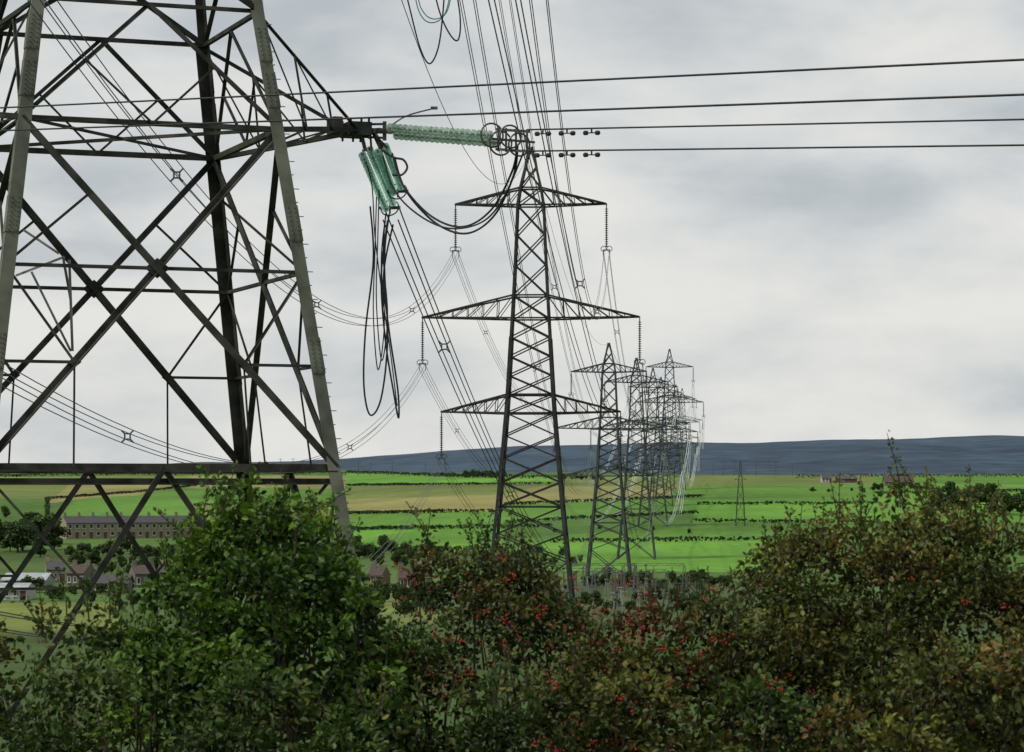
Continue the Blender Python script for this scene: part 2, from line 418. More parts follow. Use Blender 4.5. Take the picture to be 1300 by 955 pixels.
for k in range(4):
    k2=(k+1)%4
    mid=(B_[k]+B_[k2])/2
    for (l,m2) in((k,k2),(k2,k)):
        foot=A_[l].lerp(B_[l],.12); mb.beam(mid,foot,.18)
        for t in(.35,.7):
            pt=mid.lerp(foot,t); lg=A_[l].lerp(B_[l],1-(1-.12)*t)
            mb.beam(pt,lg,.08)
            lg2=A_[l].lerp(B_[l],min(1,1-(1-.12)*t+.3)); mb.beam(pt,lg2,.08)
    for dz,w in((.0,.24),(-.40,.18)):
        c=cz(ZB+dz); mb.beam(c[k],c[k2],w)
    mb.beam(B_[k],C_[k2],.2); mb.beam(B_[k2],C_[k],.2)
    hb=(B_[k]-B_[k2]).length;ht=(C_[k]-C_[k2]).length; t=hb/(hb+ht)
    X_=B_[k].lerp(C_[k2],t)
    zx=X_.z; cx=cz(zx); mb.beam(cx[k],cx[k2],.11)
    n_=(B_[k2]-B_[k]).cross(Vector((0,0,1))).normalized(); tn=(B_[k2]-B_[k]).normalized()
    for (l,o_) in((k,k2),(k2,k)):
        q=B_[l].lerp(X_,.52); lq=cz(q.z)[l]
        mb.beam(q,lq,.09); mb.beam(q,cx[l],.08)
        q2=C_[l].lerp(X_,.5); mb.beam(q2,cx[l],.08)
        bm=(B_[k]+B_[k2])/2
        mb.beam(q,B_[l].lerp(bm,.5),.06)
        plate(q,tn,n_,.2,.16)
    plate(X_,tn,n_,.38,.3)
    for z,w in((ZA,.17),(ZT,.13)):
        c=cz(z); mb.beam(c[k],c[k2],w)
    m1=(D_[k]+D_[k2])/2; m0=(C_[k]+C_[k2])/2
    mb.beam(C_[k],m1,.12); mb.beam(C_[k2],m1,.12)
    a_=C_[k].lerp(m1,.5);b_=C_[k2].lerp(m1,.5); mb.beam(a_,m0,.07);mb.beam(b_,m0,.07)
    for i in range(3,len(lv)-1):
        zs=np.linspace(lv[i],lv[i+1],3 if lv[i+1]-lv[i]>4 else 2)
        for z0,z1 in zip(zs[:-1],zs[1:]):
            a=cz(z0);b=cz(z1); mb.beam(a[k],b[k2],.15);mb.beam(a[k2],b[k],.15);mb.beam(b[k],b[k2],.12)
c=cz(ZB); mb.beam(c[0],c[2],.1); mb.beam(c[1],c[3],.1)
c=cz(ZA); mb.beam(c[0],c[2],.1); mb.beam(c[1],c[3],.1)
mb.obj('bracing',M_brace,near)
for zb,zt,L,cw,tr_ in((ZA,ZT-.1,7.44,.17,.6),(ZA+11.5,ZA+14.5,9.3,.2,.2),(ZA+22,ZA+24.5,6.6,.18,.2)):
    for sd in(-1,1):
        mb=MB(); arm_mesh(mb,sd,zb,zt,L,nh(zb),nh(zt),cw,.055,n=3,tipw=.42,tiprise=tr_,tw=.12)
        mb.box((sd*(L+.05),0,zb+tr_+.02),.75,1.05,.42)
        mb.box((sd*(L-.65),0,zb+tr_+.12),.3,.8,.5)
        for yy in(-.45,.45):
            for xx in(-.25,.1,.35): mb.tube([(sd*(L+xx),yy,zb+tr_-.3),(sd*(L+xx),yy,zb+tr_+.35)],.04,5)
        mb.obj('crossarm',M_brace,near)
mb=MB()
for a,b_ in (((20,350),(82,326)),((30,292),(75,322)),((80,326),(90,382)),((88,330),(92,446)),((40,345),(90,446))): mb.beam(P(*a,79.3),P(*b_,79.6),.07)
mb.obj('access_frame',M_conc,near,world=True)
U=Vector((28.7,-32,0)).normalized()
def deadend(p,q,n=24,up=Vector((0,0,1)),R=.15,gap=.22):
    mb=MB(); p=Vector(p);q=Vector(q); dv=(q-p).normalized(); s_=dv.cross(up).normalized()
    for o in(-gap,gap):
        off=s_*o*.7+up*o*.5; insulator_mesh(mb,p+off,q+off,n,R,0,12,.035)
        mb.tube([p+off,q+off],.036,5,1)
    return mb,dv,s_
tipR=near.matrix_world@Vector((7.44,0,ZA+.6))
s0=P(497,167,86); s1=s0+U*5.0; s1.z=P(637,177,82.3).z
mb,dv,s_=deadend(s0,s1,20,R=.155,gap=.2)
ins=mb.obj('insulator_string',[M_glass,M_fit],near,world=True); ins["label"]="horizontal pair of pale green glass disc insulators"
mb=MB()
mb.beam(tipR,s0-dv*.35,.16,box=True); mb.beam(s0-dv*.35-s_*.3,s0-dv*.35+s_*.3,.14,box=True)
mb.beam(s0-dv*.35-Vector((0,0,.3)),s0-dv*.35+Vector((0,0,.3)),.12,box=True)
for o in(-.16,.16): mb.beam(s0-dv*.35+s_*o,s0+s_*o,.07,box=True)
mb.beam(tipR+Vector((.3,0,.2)),s0-dv*.3+Vector((0,0,.22)),.07,box=True); mb.beam(tipR+Vector((.3,0,-.2)),s0-dv*.3+Vector((0,0,-.22)),.07,box=True)
mb.tube(spline([s0+Vector((.0,0,.2)),s0+Vector((.5,0,.5)),s0+Vector((1.3,0,.72))]),.025)
mb.box(tuple(s0+Vector((1.35,0,.74))),.22,.08,.09)
mb.tube(spline([P(484,190,86),P(500,200,86),P(512,203,86),P(517,213,86),P(510,222,86),P(498,222,86)]),.04)
mb.obj('yoke_plate',M_fit,near,world=True)
e1=s1+dv*1.5
mb=MB()
for t,Rr in((.0,.36),(.85,.34)):
    for o in(-.35,.35): mb.ring(s1+dv*t+s_*o*.5+Vector((0,0,o*.3)),Vector((.35,-.9,.1*o)),Rr,.03,22)
for z in(-.3,.3):
    mb.beam(s1+Vector((0,0,z)),e1+Vector((0,0,z)),.08,box=True)
for t in(.1,.45,.9,1.4): mb.beam(s1+dv*t+Vector((0,0,-.36)),s1+dv*t+Vector((0,0,.36)),.07,box=True); mb.beam(s1+dv*t-s_*.3,s1+dv*t+s_*.3,.06,box=True)
mb.obj('corona_ring',M_fit,near,world=True)
v0=P(464,192,86.6); v1=P(495,264,89.6)
for k,(pa,pb) in enumerate(((v0,v1),(P(484,188,86.4),P(505,243,88.6)))):
    mb,dv2,s2=deadend(pa,pb,17,R=.135,gap=.17)
    o=mb.obj('insulator_string',[M_glass2,M_fit],near,world=True); o["label"]="drooping teal green glass disc insulators"
    mb=MB(); mb.beam(tipR+Vector((.2+.4*k,0,0)),pa,.12,box=True); mb.beam(tipR+Vector((.5,0,0)),pa+s2*.2,.07,box=True)
    mb.beam(pb-s2*.35,pb+s2*.35,.1,box=True); mb.ring(pb,dv2,.3,.025,18)
    for q in(-.2,.2): mb.beam(pb,pb+Vector((0,0,q)),.06,box=True)
    mb.obj('yoke_plate',M_fit,near,world=True)

# ---------------------------------------------------------------- cables
QUAD=[(a,b) for a in(-.5,.5) for b in(-.5,.5)]
def spacer_mesh(c,lat,up,s):
    mb=MB(); h=s/2
    cs=[c+lat*h+up*h,c-lat*h+up*h,c-lat*h-up*h,c+lat*h-up*h]
    for k in range(4): mb.tube([c+(cs[k]-c)*.45,cs[k]],.035,5); mb.beam(c+(cs[k]-c)*.45,c+(cs[(k+1)%4]-c)*.45,.055,box=True)
    return mb
def cable(fn,n,s,r,mt,label,spacers=(),detail=True,single=False,dampers=(),name='overhead_cable',ts=None,offs=QUAD):
    ts=ts if ts is not None else [i/n for i in range(n+1)]
    C=[fn(t) for t in ts]
    h=(C[-1]-C[0]);h.z=0;h.normalize(); lat=Vector((h.y,-h.x,0)); up=Vector((0,0,1))
    if single:
        mb=MB();mb.tube(C,r,5); o=mb.obj(name,mt); tag(o,label,"cable","overhead power cables"); return o
    if not detail:
        mb=MB()
        for a,b in offs: mb.tube([c+lat*a*s+up*b*s for c in C],r,4)
        o=mb.obj(name,mt); tag(o,label,"cable","overhead power cables"); return o
    e=empty(name,C[0]); tag(e,label,"cable","overhead power cables")
    for a,b in offs:
        mb=MB(); mb.tube([c+lat*a*s+up*b*s for c in C],r,5); mb.obj('conductor',mt,e,world=True)
    for t in spacers: spacer_mesh(fn(t),lat,up,s).obj('spacer',M_fit,e,world=True)
    for t,off in dampers:
        c=fn(t)
        for a,b in offs:
            q=c+lat*(a*s+off)+up*b*s; dv=(fn(t+.002)-fn(t)).normalized(); mb=MB(); dn=Vector((0,0,-.13))
            mb.beam(q-lat*off,q+dn,.05,box=True); mb.tube([q+dn-dv*.24,q+dn+dv*.24],.018,5)
            for sg in(-1,1): mb.tube([q+dn+dv*sg*.16,q+dn+dv*sg*.2,q+dn+dv*sg*.3,q+dn+dv*sg*.33],[.03,.07,.07,.04],7)
            mb.obj('vibration_damper',M_wire,e,world=True)
    return e
def sagfn(p,q,sag):
    p=Vector(p);q=Vector(q)
    def f(t):
        v=p.lerp(q,t); v.z-=4*sag*t*(1-t); return v
    return f
st=s1+dv*1.4; st.z=P(742,176,80.8).z
def out1(t):
    v=st+U*(70*t); v.z=st.z-5.9*t; return v
cable(out1,24,.64,.026,M_wire,"dark twin conductors strung from the glass insulators",dampers=((.010,0),(.025,.0),(.040,0)),offs=[(0,-.5),(0,.5)])
la=near.matrix_world@Vector((-7.44,0,ZA+.1))
def out2(t):
    v=la+U*(80*t); v.z=40.9-6.35*t; return v
cable(out2,24,.64,.024,M_wire,"dark twin conductors passing across the tension pylon",offs=[(0,-.5),(0,.5)])
p4=pyl[2]
for (a,arm,sag,sp,r_) in ((Vector(v1)+Vector((0,.5,-.1)),2,14,(.05,.17,.3),.024),(Vector((-2.1,88,49.6)),1,14,(.2,.35),.018),(Vector((-2.3,88,59.0)),0,14,(.25,),.018)):
    b_=attach(p4,arm,-1)
    cable(sagfn(a,b_,sag),70,.5,r_,M_wire if arm==2 else M_wire2,"dark four-wire power cable sagging into the valley",spacers=sp,ts=[ (i/70)**1.3 for i in range(71)])
bslope=.0432
def back(E,z0,b,Yend=-30):
    a=E.x-b*E.y; k=(E.z-z0)/(E.y-138)**2
    def f(t):
        Y=E.y+(Yend-E.y)*t; return Vector((a+b*Y,Y,z0+k*(Y-138)**2))
    return f
def tY(Y): return (250-Y)/280
for arm,sd,z0,b,sp,r_ in ((0,-1,39.4,bslope,(139,96,200),.019),(0,1,39.8,.0455,(131,190),.015),(1,-1,31.0,bslope,(103,185,140),.019),(1,1,33,.0585,(150,200),.013),(2,-1,23.5,bslope,(150,),.019)):
    E=attach(p2,arm,sd)
    cable(back(E,z0,b),70,.46,r_,M_wire2,"thin four-wire power cable sagging from a pylon arm",spacers=[tY(q) for q in sp])
cable(back(peak(p2),48.5,bslope),70,0,.018,M_wire,"thin earth wire reaching the pylon peak",single=True)
lineA=[pyl[0],pyl[1],pyl[3],pyl[5],pyl[7]]; lineB=[pyl[2],pyl[4],pyl[6]]
for ln in(lineA,lineB):
    for i in range(len(ln)-1):
        a,b=ln[i],ln[i+1]; dist=(b.location-a.location).length; sag=8.5 if dist<300 else 10.5
        for arm in range(3):
            for sd in(-1,1):
                first=(i==0 and ln is lineA)
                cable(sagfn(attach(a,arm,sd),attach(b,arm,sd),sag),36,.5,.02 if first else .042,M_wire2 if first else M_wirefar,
                      "four-wire power cable sagging between two pylons" ,spacers=(.15,.4),detail=first)
        cable(sagfn(peak(a),peak(b),sag*.7),24,0,.02 if i==0 else .035,M_wire2,"thin earth wire strung between pylon peaks",single=True)
def jumper(pts,offs,r,label,mt=M_wire,d0=86,d1=None):
    d1=d1 or d0; n=len(pts); mb=MB()
    W=[P(x,y,d0+(d1-d0)*i/(n-1)) for i,(x,y) in enumerate(pts)]
    for o in offs: mb.tube([p+Vector(o)*math.sin(math.pi*min(1,max(.25,i/(len(W)*8-8)))) for i,p in enumerate(spline(W))],r,6)
    o=mb.obj('jumper_cable',mt); tag(o,label,"cable","jumper loops hanging at the tension pylon"); return o
jumper([(498,195),(512,236),(548,275),(588,288),(624,266),(650,218),(657,185)],[(0,0,0),(.1,.3,-.18)],.034,"thick dark jumper loop swinging below the insulators",d0=86.3,d1=82)
jumper([(484,190),(500,240),(530,272),(570,290),(612,282),(640,250),(666,190)],[(0,0,0)],.028,"thick dark jumper loop swinging below the insulators",d0=86.8,d1=82)
jumper([(470,262),(474,330),(464,420),(462,490),(470,527),(484,505),(492,430),(488,330),(494,272)],[(0,0,0)],.033,"long slack dark cable loop hanging straight down",d0=87.2)
jumper([(478,250),(476,320),(474,400),(480,470),(488,410),(484,330),(490,270)],[(0,0,0),(.12,0,.3)],.022,"long slack dark cable loop hanging straight down",d0=87.6)
jumper([(492,280),(484,350),(489,430),(500,500),(506,531),(505,495),(494,420),(487,350),(499,285)],[(0,0,0)],.033,"long slack dark cable loop hanging straight down",d0=88)
jumper([(460,190),(472,235),(476,300),(486,380),(496,450),(504,515)],[(0,0,0)],.022,"slack dark cable end hanging below the arm",d0=87)
jumper([(508,-40),(520,10),(533,60),(545,81),(556,62),(562,20),(566,-40)],[(0,0,0)],.028,"slack cable loop dangling from a higher arm",d0=88)
jumper([(545,-40),(558,15),(572,45),(582,50),(584,20),(574,-40)],[(0,0,0)],.028,"slack cable loop dangling from a higher arm",d0=88)
M_greenrope=mat('green_rope',(.12,.4,.33),(.07,.25,.2),6,.6)
jumper([(526,-40),(528,0),(536,22),(548,29),(562,22),(570,0),(574,-40)],[(0,0,0),(.1,0,.12)],.02,"coiled pale green line dangling from a higher arm",mt=M_greenrope,d0=88)

# ---------------------------------------------------------------- distant trees
def crown_mesh(seed,sq=1.0,dark=(.014,.028,.009),lite=(.05,.085,.022)):
    r=np.random.default_rng(seed); Vs=[];Cs=[]
    for i in range(22):
        th=r.uniform(0,6.28);rr=r.uniform(0,.26);z=r.uniform(.34,.86); rr*=1.25-abs(z-.5)*1.3
        c=np.array([rr*np.cos(th)*sq,rr*np.sin(th)*sq,z]); R_=r.uniform(.09,.17)
        n=80; v=r.normal(size=(n,3)); v/=np.linalg.norm(v,axis=1)[:,None]; p=c+v*R_*r.uniform(.75,1.05,(n,1))
        a=r.normal(size=(n,3));a/=np.linalg.norm(a,axis=1)[:,None]; b_=np.cross(a,v);b_/=np.linalg.norm(b_,axis=1)[:,None]+1e-6
        s=r.uniform(.022,.042,(n,1))
        q=np.stack([p-a*s,p+b_*s,p+a*s,p-b_*s],1).reshape(-1,3); Vs.append(q)
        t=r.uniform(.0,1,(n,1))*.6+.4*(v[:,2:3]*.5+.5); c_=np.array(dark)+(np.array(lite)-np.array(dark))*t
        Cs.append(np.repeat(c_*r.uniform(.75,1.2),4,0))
    Vv=np.vstack(Vs); Fq=np.arange(len(Vv)).reshape(-1,4); return Vv,Fq,np.vstack(Cs)
protos=[]
for k in range(5):
    e=empty('broadleaf_tree',(0,0,0)); mb=MB()
    mb.tube([(0,0,-.02),(.01,0,.2),(.0,.01,.45),(.02,0,.7)],[.03,.022,.015,.006],6)
    for q in range(5):
        th=q*1.3+k; mb.tube([(0,0,.25+.06*q),(.1*math.cos(th),.1*math.sin(th),.42+.06*q),(.2*math.cos(th),.2*math.sin(th),.55+.05*q)],[.012,.008,.003],5)
    mb.obj('trunk',M_bark,e)
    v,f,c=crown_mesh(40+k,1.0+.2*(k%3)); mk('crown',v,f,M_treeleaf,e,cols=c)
    protos.append(e)
used=[False]*5; tcount=0
def tree(loc,h,label="dark green broadleaf tree among the fields",grp="trees dotted across the valley"):
    global tcount
    k=rnd.randrange(5); rz=rnd.uniform(0,6.28); w=rnd.uniform(.85,1.3)*h
    loc=Vector(loc)-Vector((0,0,.12*h))
    if not used[k]:
        e=protos[k]; e.location=loc;e.rotation_euler=(0,0,rz);e.scale=(w,w,h); used[k]=True
    else: e=deepcopy(protos[k],loc,rz,(w,w,h))
    tag(e,label,"tree",grp); tcount+=1
def trees(px0,px1,py0,py1,n,h0,h1,label="dark green broadleaf tree among the fields",grp="trees dotted across the valley"):
    for i in range(n):
        px=px0+(px1-px0)*(i+rnd.uniform(.1,.9))/n; py=rnd.uniform(py0,py1); g_=G(px,py)
        tree(g_,rnd.uniform(h0,h1)*g_.y/F,label,grp)
wl="dark green broadleaf tree in a dense belt"
trees(-60,75,690,712,14,30,52,wl); trees(85,265,700,714,22,15,26,wl); trees(90,260,716,732,18,16,24,wl)
trees(0,250,752,768,18,16,26,wl); trees(-60,60,655,668,6,14,22)
trees(255,450,680,715,12,20,32,wl); trees(440,560,698,722,18,16,28,wl)
trees(430,560,758,785,16,24,36,wl); trees(560,740,704,722,16,9,17,wl)
trees(330,350,598,600,3,12,16); trees(590,640,606,608,12,9,13); trees(715,765,608,611,9,7,12)
trees(1185,1310,640,655,16,24,38,wl); trees(1020,1110,622,626,4,5,8); trees(985,1110,672,688,6,8,14)
trees(740,900,738,752,22,14,24,wl); trees(880,930,738,748,5,14,24); trees(660,900,664,684,4,6,9)
trees(1110,1300,628,632,5,6,10); trees(600,900,765,785,22,16,28,wl); trees(1105,1185,621,624,12,9,14)

def hedge(pts,h=1.9,w=1.1):
    W=[]
    for i in range(len(pts)-1):
        a=pts[i];b_=pts[i+1]; k=max(2,int(abs(b_[0]-a[0])/8)+int(abs(b_[1]-a[1])/2))
        for q in range(k): W.append(G(a[0]+(b_[0]-a[0])*q/k,a[1]+(b_[1]-a[1])*q/k))
    W.append(G(*pts[-1]))
    Vs=[];Cs=[]
    for a,b_ in zip(W[:-1],W[1:]):
        L=(b_-a).length; n=int(min(L*7,260))
        t=nr.uniform(0,1,n); base=np.array(a)+(np.array(b_)-np.array(a))*t[:,None]
        base[:,2]=height(base[:,0],base[:,1])
        hh=h*(.9+.15*np.sin(base[:,0]/5.3)*np.sin(base[:,1]/7.1)+.06*np.sin(base[:,0]/1.7))
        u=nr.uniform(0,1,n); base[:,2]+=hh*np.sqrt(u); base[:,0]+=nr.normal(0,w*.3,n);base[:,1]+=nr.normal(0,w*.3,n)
        aa=nr.normal(size=(n,3));aa/=np.linalg.norm(aa,axis=1)[:,None];bb=np.cross(aa,nr.normal(size=(n,3)));bb/=np.linalg.norm(bb,axis=1)[:,None]
        s=nr.uniform(.25,.5,(n,1))
        Vs.append(np.stack([base-aa*s,base+bb*s,base+aa*s,base-bb*s],1).reshape(-1,3))
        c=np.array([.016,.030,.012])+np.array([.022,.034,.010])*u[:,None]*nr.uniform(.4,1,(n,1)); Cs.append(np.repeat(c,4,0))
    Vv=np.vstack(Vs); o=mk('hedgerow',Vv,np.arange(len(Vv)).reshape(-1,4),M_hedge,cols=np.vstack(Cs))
    tag(o,"dark green hedgerow dividing two fields","hedge","hedgerows between the fields")
for h_ in ([(-60,607),(120,604),(300,603),(440,603)],[(440,601),(600,607),(760,609)],
    [(440,617),(560,616),(700,615)],
    [(440,653),(640,650)],[(440,673),(540,672),(640,671),(700,669)],[(640,642),(760,637),(890,631)],[(640,665),(760,658),(885,652)],
    [(885,641),(1000,641),(1110,640)],
    [(880,663),(980,664),(1110,665)],[(700,689),(850,688),(1010,685)],[(1110,628),(1200,626),(1320,624)],
    [(1010,607),(1300,606)],[(60,660),(60,634),(180,625),(250,617)],
    [(440,701),(560,700),(640,700)],[(240,643),(440,640)]):
    hedge(h_,1.1 if min(p[1] for p in h_)>612 else 2.2)

# ---------------------------------------------------------------- buildings
def building(label,loc,rz,W,D,H,Rh,mw,mrf,cols_=3,rows=2,chim=1,door=True,name='house',cat='house',grp=None):
    e=empty(name,loc,rz); tag(e,label,cat,grp)
    mb=MB(); V_=[(-W/2,-D/2,-1.5),(W/2,-D/2,-1.5),(W/2,D/2,-1.5),(-W/2,D/2,-1.5),(-W/2,-D/2,H),(W/2,-D/2,H),(W/2,D/2,H),(-W/2,D/2,H),(-W/2,0,H+Rh),(W/2,0,H+Rh)]
    mb.V=V_; mb.F=[(0,1,5,4),(2,3,7,6),(1,2,6,9,5),(3,0,4,8,7),(0,3,2,1)]; mb.m=[0]*5
    mb.obj('wall',mw,e)
    mb=MB(); ov=.3 if W>6 else .0; sl=Rh/(D/2)
    for sg in(-1,1):
        y0=sg*(D/2+.35); z0=H-.35*sl+.05; o=len(mb.V)
        mb.V+=[(-W/2-ov,y0,z0),(W/2+ov,y0,z0),(W/2+ov,0,H+Rh+.05),(-W/2-ov,0,H+Rh+.05),(-W/2-ov,y0,z0+.18),(W/2+ov,y0,z0+.18),(W/2+ov,0,H+Rh+.23),(-W/2-ov,0,H+Rh+.23)]
        for f in((0,1,2,3),(4,5,6,7),(0,1,5,4),(1,2,6,5),(2,3,7,6),(3,0,4,7)): mb.F.append(tuple(o+i for i in f)); mb.m.append(0)
    rf=mb.obj('roof',mrf,e)
    for c in range(chim):
        mb=MB(); cx=(-W/2+.5) if c==0 else W/2-.5
        mb.box((cx,0,H+Rh+.4),.9,.7,1.5)
        for q in(-.22,.22): mb.tube([(cx+q,0,H+Rh+1.1),(cx+q,0,H+Rh+1.5)],.12,6,1)
        mb.obj('chimney',[M_gstone if mw!=M_stone else M_stone,M_tile],rf)
    for r_ in range(rows):
        for c in range(cols_):
            x=-W/2+W*(c+.5)/cols_; z=1.4+r_*2.3
            if door and r_==0 and c==cols_-1 and cols_>1: continue
            mb=MB(); mb.box((x,-D/2-.03,z),min(1.4,W/cols_*.5),.1,1.35,1); mb.box((x,-D/2-.06,z),min(1.4,W/cols_*.5)-.25,.08,1.1,0); mb.box((x,-D/2-.1,z-.75),min(1.6,W/cols_*.6),.2,.12,1)
            mb.obj('window',[M_pane,M_frame],e)
    if door:
        mb=MB(); x=W/2-W/cols_/2; mb.box((x,-D/2-.04,.95),.95,.1,2.05,0); mb.box((x,-D/2-.05,2.08),1.2,.14,.18,1); mb.obj('door',[M_door,M_frame],e)
    return e
g0=G(80,684); g1=G(256,682); nT=10
dirv=(g1-g0); rz=math.atan2(dirv.y,dirv.x); wd=math.hypot(dirv.x,dirv.y)/nT
tl="buff stone terraced house with slate roof and chimney"
base=None
for i in range(nT):
    q=g0.lerp(g1,(i+.5)/nT); q.z=g0.z+.2
    if base is None: base=building(tl,q,rz,wd-.01,7,4.7,1.9,M_stone,M_slate,2,2,1,True,'terraced_house','house',"row of terraced houses")
    else: deepcopy(base,q,rz,1.0)
def bl(px,py,wpx,label,D=8,H=4.4,Rh=1.9,mw=M_brick,mr_=M_tile,rz=0,cols_=3,rows=2,chim=2,door=True,name='house',cat='house'):
    g_=G(px,py); W=wpx*g_.y/F
    return building(label,g_+Vector((0,D/2,0)),rz,W,D,H,Rh,mw,mr_,cols_,rows,chim,door,name,cat)
bl(30,750,54,"long low workshop with pale grey sheet roof",D=12,H=2.0,Rh=1.2,mw=M_conc,mr_=M_sheet,rows=1,cols_=5,chim=0,name='workshop',cat='building')
bl(14,762,40,"long low workshop with pale grey sheet roof",D=10,H=1.8,Rh=1.0,mw=M_render,mr_=M_sheet,rows=1,cols_=4,chim=0,name='workshop',cat='building')
bl(66,740,24,"stone cottage with dark slate roof",mw=M_stone,mr_=M_slate,rz=.2,H=2.8,rows=1,Rh=1.6)
bl(100,744,24,"grey stone cottage with brown tiled roof",mw=M_gstone,mr_=M_tile,rz=-.2,H=2.6,rows=1,Rh=1.6)
bl(178,746,28,"grey stone house with brown tiled roof",rz=.3,mw=M_gstone,H=2.8,rows=1,Rh=1.6)
bl(212,744,26,"stone cottage with dark slate roof",mw=M_stone,mr_=M_slate,H=2.8,rows=1,Rh=1.6)
bl(140,754,44,"long stone barn with slate roof",mw=M_gstone,mr_=M_slate,H=2.0,Rh=1.5,rows=1,cols_=4,chim=0,name='barn',cat='building')
bl(480,746,20,"brown brick house with brown tiled roof",rz=-.2,H=2.2,Rh=1.4,rows=1,chim=1,D=6)
bl(517,750,26,"brown brick house with brown tiled roof",rz=.1,H=2.2,Rh=1.5,rows=1,D=6); bl(539,748,18,"stone cottage with brown tiled roof",mw=M_stone,H=2.4,Rh=1.4,rows=1,D=6)
bl(1050,613,13,"pale farmhouse with dark roof on the hill",mw=M_render,mr_=M_slate,H=2.2,Rh=1.6,D=6,rows=1,chim=1)
bl(1076,613,24,"low dark farm barn beside the farmhouse",mw=M_wood,mr_=M_slate,H=1.8,Rh=1.2,rows=1,cols_=2,chim=0,name='barn',cat='building')
bl(1142,617,36,"dark roofed farmhouse among the hedges",mw=M_gstone,mr_=M_tile,H=1.8,Rh=2.4,rows=1)

# ---------------------------------------------------------------- poles
pe=None
for px in [356,372,384,455,470,498,540,566,785,842,868,905,918,932,960,985,1006]:
    g_=G(px,604 if px>450 else 598)
    if pe is None:
        pe=empty('utility_pole',g_); mb=MB(); mb.tube([(0,0,-.3),(0,0,9)],[.2,.14],6); mb.obj('post',M_wood,pe)
        mb=MB(); mb.beam((-1.2,0,8.4),(1.2,0,8.4),.18,box=True)
        for q in(-1,0,1): mb.tube([(q*1.05,0,8.45),(q*1.05,0,8.85)],.1,5)
        mb.obj('crossbar',M_wood,pe); tag(pe,"thin wooden utility pole on the ridge","pole","utility poles along the ridge")
    else: deepcopy(pe,g_,rnd.uniform(-.6,.6),rnd.uniform(.7,1.1))
g_=G(940,668); e=empty('lattice_mast',g_); tag(e,"small grey lattice mast standing in a green field","mast")
mb=MB(); lattice_body(mb,[(0,1.3),(3.5,1.1),(7,.9),(10,.7),(13,.5),(16,.35),(18,.12)],.14,.06,hor=(1,3,5)); mb.obj('tower_body',M_pylfar,e)
for z,L in((15.4,1.4),(13,1.7)):
    mb=MB(); mb.beam((-L,0,z),(L,0,z),.1); mb.beam((-L,0,z),(0,0,z+1),.07);mb.beam((L,0,z),(0,0,z+1),.07); mb.obj('crossarm',M_pylfar,e)

# ---------------------------------------------------------------- substation
def gantry(loc,W,H,rz):
    e=empty('substation_gantry',loc,rz); tag(e,"grey steel portal gantry in the substation","gantry","substation gantries")
    for sx in(-1,1):
        mb=MB()
        for a,b_ in(((-.4,-.4),(-.15,-.15)),((.4,-.4),(.15,-.15)),((.4,.4),(.15,.15)),((-.4,.4),(-.15,.15))):
            mb.beam((sx*W/2+a[0],a[1],-.2),(sx*W/2+b_[0],b_[1],H),.07)
        for i in range(6):
            z0=H*i/6;z1=H*(i+1)/6; w0=.4-.25*i/6;w1=.4-.25*(i+1)/6
            mb.beam((sx*W/2-w0,-w0,z0),(sx*W/2+w1,-w1,z1),.04);mb.beam((sx*W/2+w0,w0,z0),(sx*W/2-w1,w1,z1),.04)
        mb.obj('post',M_pylmist,e)
    mb=MB(); n=10
    for y in(-.2,.2):
        for z in(H-.18,H+.18): mb.beam((-W/2,y,z),(W/2,y,z),.055)
        for i in range(n):
            x0=-W/2+W*i/n;x1=-W/2+W*(i+1)/n; s=1 if i%2 else -1; mb.beam((x0,y,H-.18*s),(x1,y,H+.18*s),.035)
    mb.obj('beam',M_pylmist,e)
    for q in(-1,0,1):
        mb=MB(); insulator_mesh(mb,(q*W*.3,0,H-.3),(q*W*.3,0,H-1.6),9,.1,0,7); mb.obj('insulator_string',M_ins,e)
for (px,py,W,H) in ((640,760,10,5),(700,756,11,5.2),(765,758,11,5.2),(830,756,10,5),(800,772,10,5),(730,774,10,5)):
    g_=G(px,py,ymin=260); gantry(g_,W,H,rnd.uniform(-.25,.25))
be=None
for i in range(30):
    px=rnd.uniform(600,900);py=rnd.uniform(748,778);g_=G(px,py,ymin=260)
    if be is None:
        be=empty('busbar_support',g_); tag(be,"pale insulator post on a steel stand","insulator post","substation insulator posts")
        mb=MB(); mb.beam((-.3,0,-.2),(-.1,0,2.2),.1);mb.beam((.3,0,-.2),(.1,0,2.2),.1);mb.beam((-.25,0,.8),(.2,0,1.8),.06); mb.box((0,0,2.25),.5,.5,.1); mb.obj('stand',M_conc,be)
        mb=MB(); insulator_mesh(mb,(0,0,2.3),(0,0,4.2),10,.15,0,8,.07); mb.box((0,0,4.25),.5,.2,.12); mb.obj('insulator_post',M_brick,be)
    else: deepcopy(be,g_,rnd.uniform(0,3),rnd.uniform(.8,1.2))
def fence(a,b_):
    A0=G(*a,ymin=260);B0=G(*b_,ymin=260); mb=MB(); n=int((B0-A0).length/2.5)
    pts=[]
    for i in range(n+1):
        p=A0.lerp(B0,i/n); p.z=gz(p.x,p.y); pts.append(p); mb.beam(p,p+Vector((0,0,2.4)),.1,box=True)
    o=empty('palisade_fence',A0); tag(o,"pale grey palisade fence around the substation","fence")
    mb2=MB()
    for p,q in zip(pts[:-1],pts[1:]):
        for z in(.4,2.0): mb2.beam(p+Vector((0,0,z)),q+Vector((0,0,z)),.06,box=True)
        for k in range(8): s=p.lerp(q,k/8); mb2.beam(s+Vector((0,0,.1)),s+Vector((0,0,2.3)),.05,box=True)
    x=mb2.obj('railing',M_pylmist,o,world=True); x=mb.obj('post',M_pylmist,o,world=True); x["kind"]="stuff"
fence((690,760),(900,756))

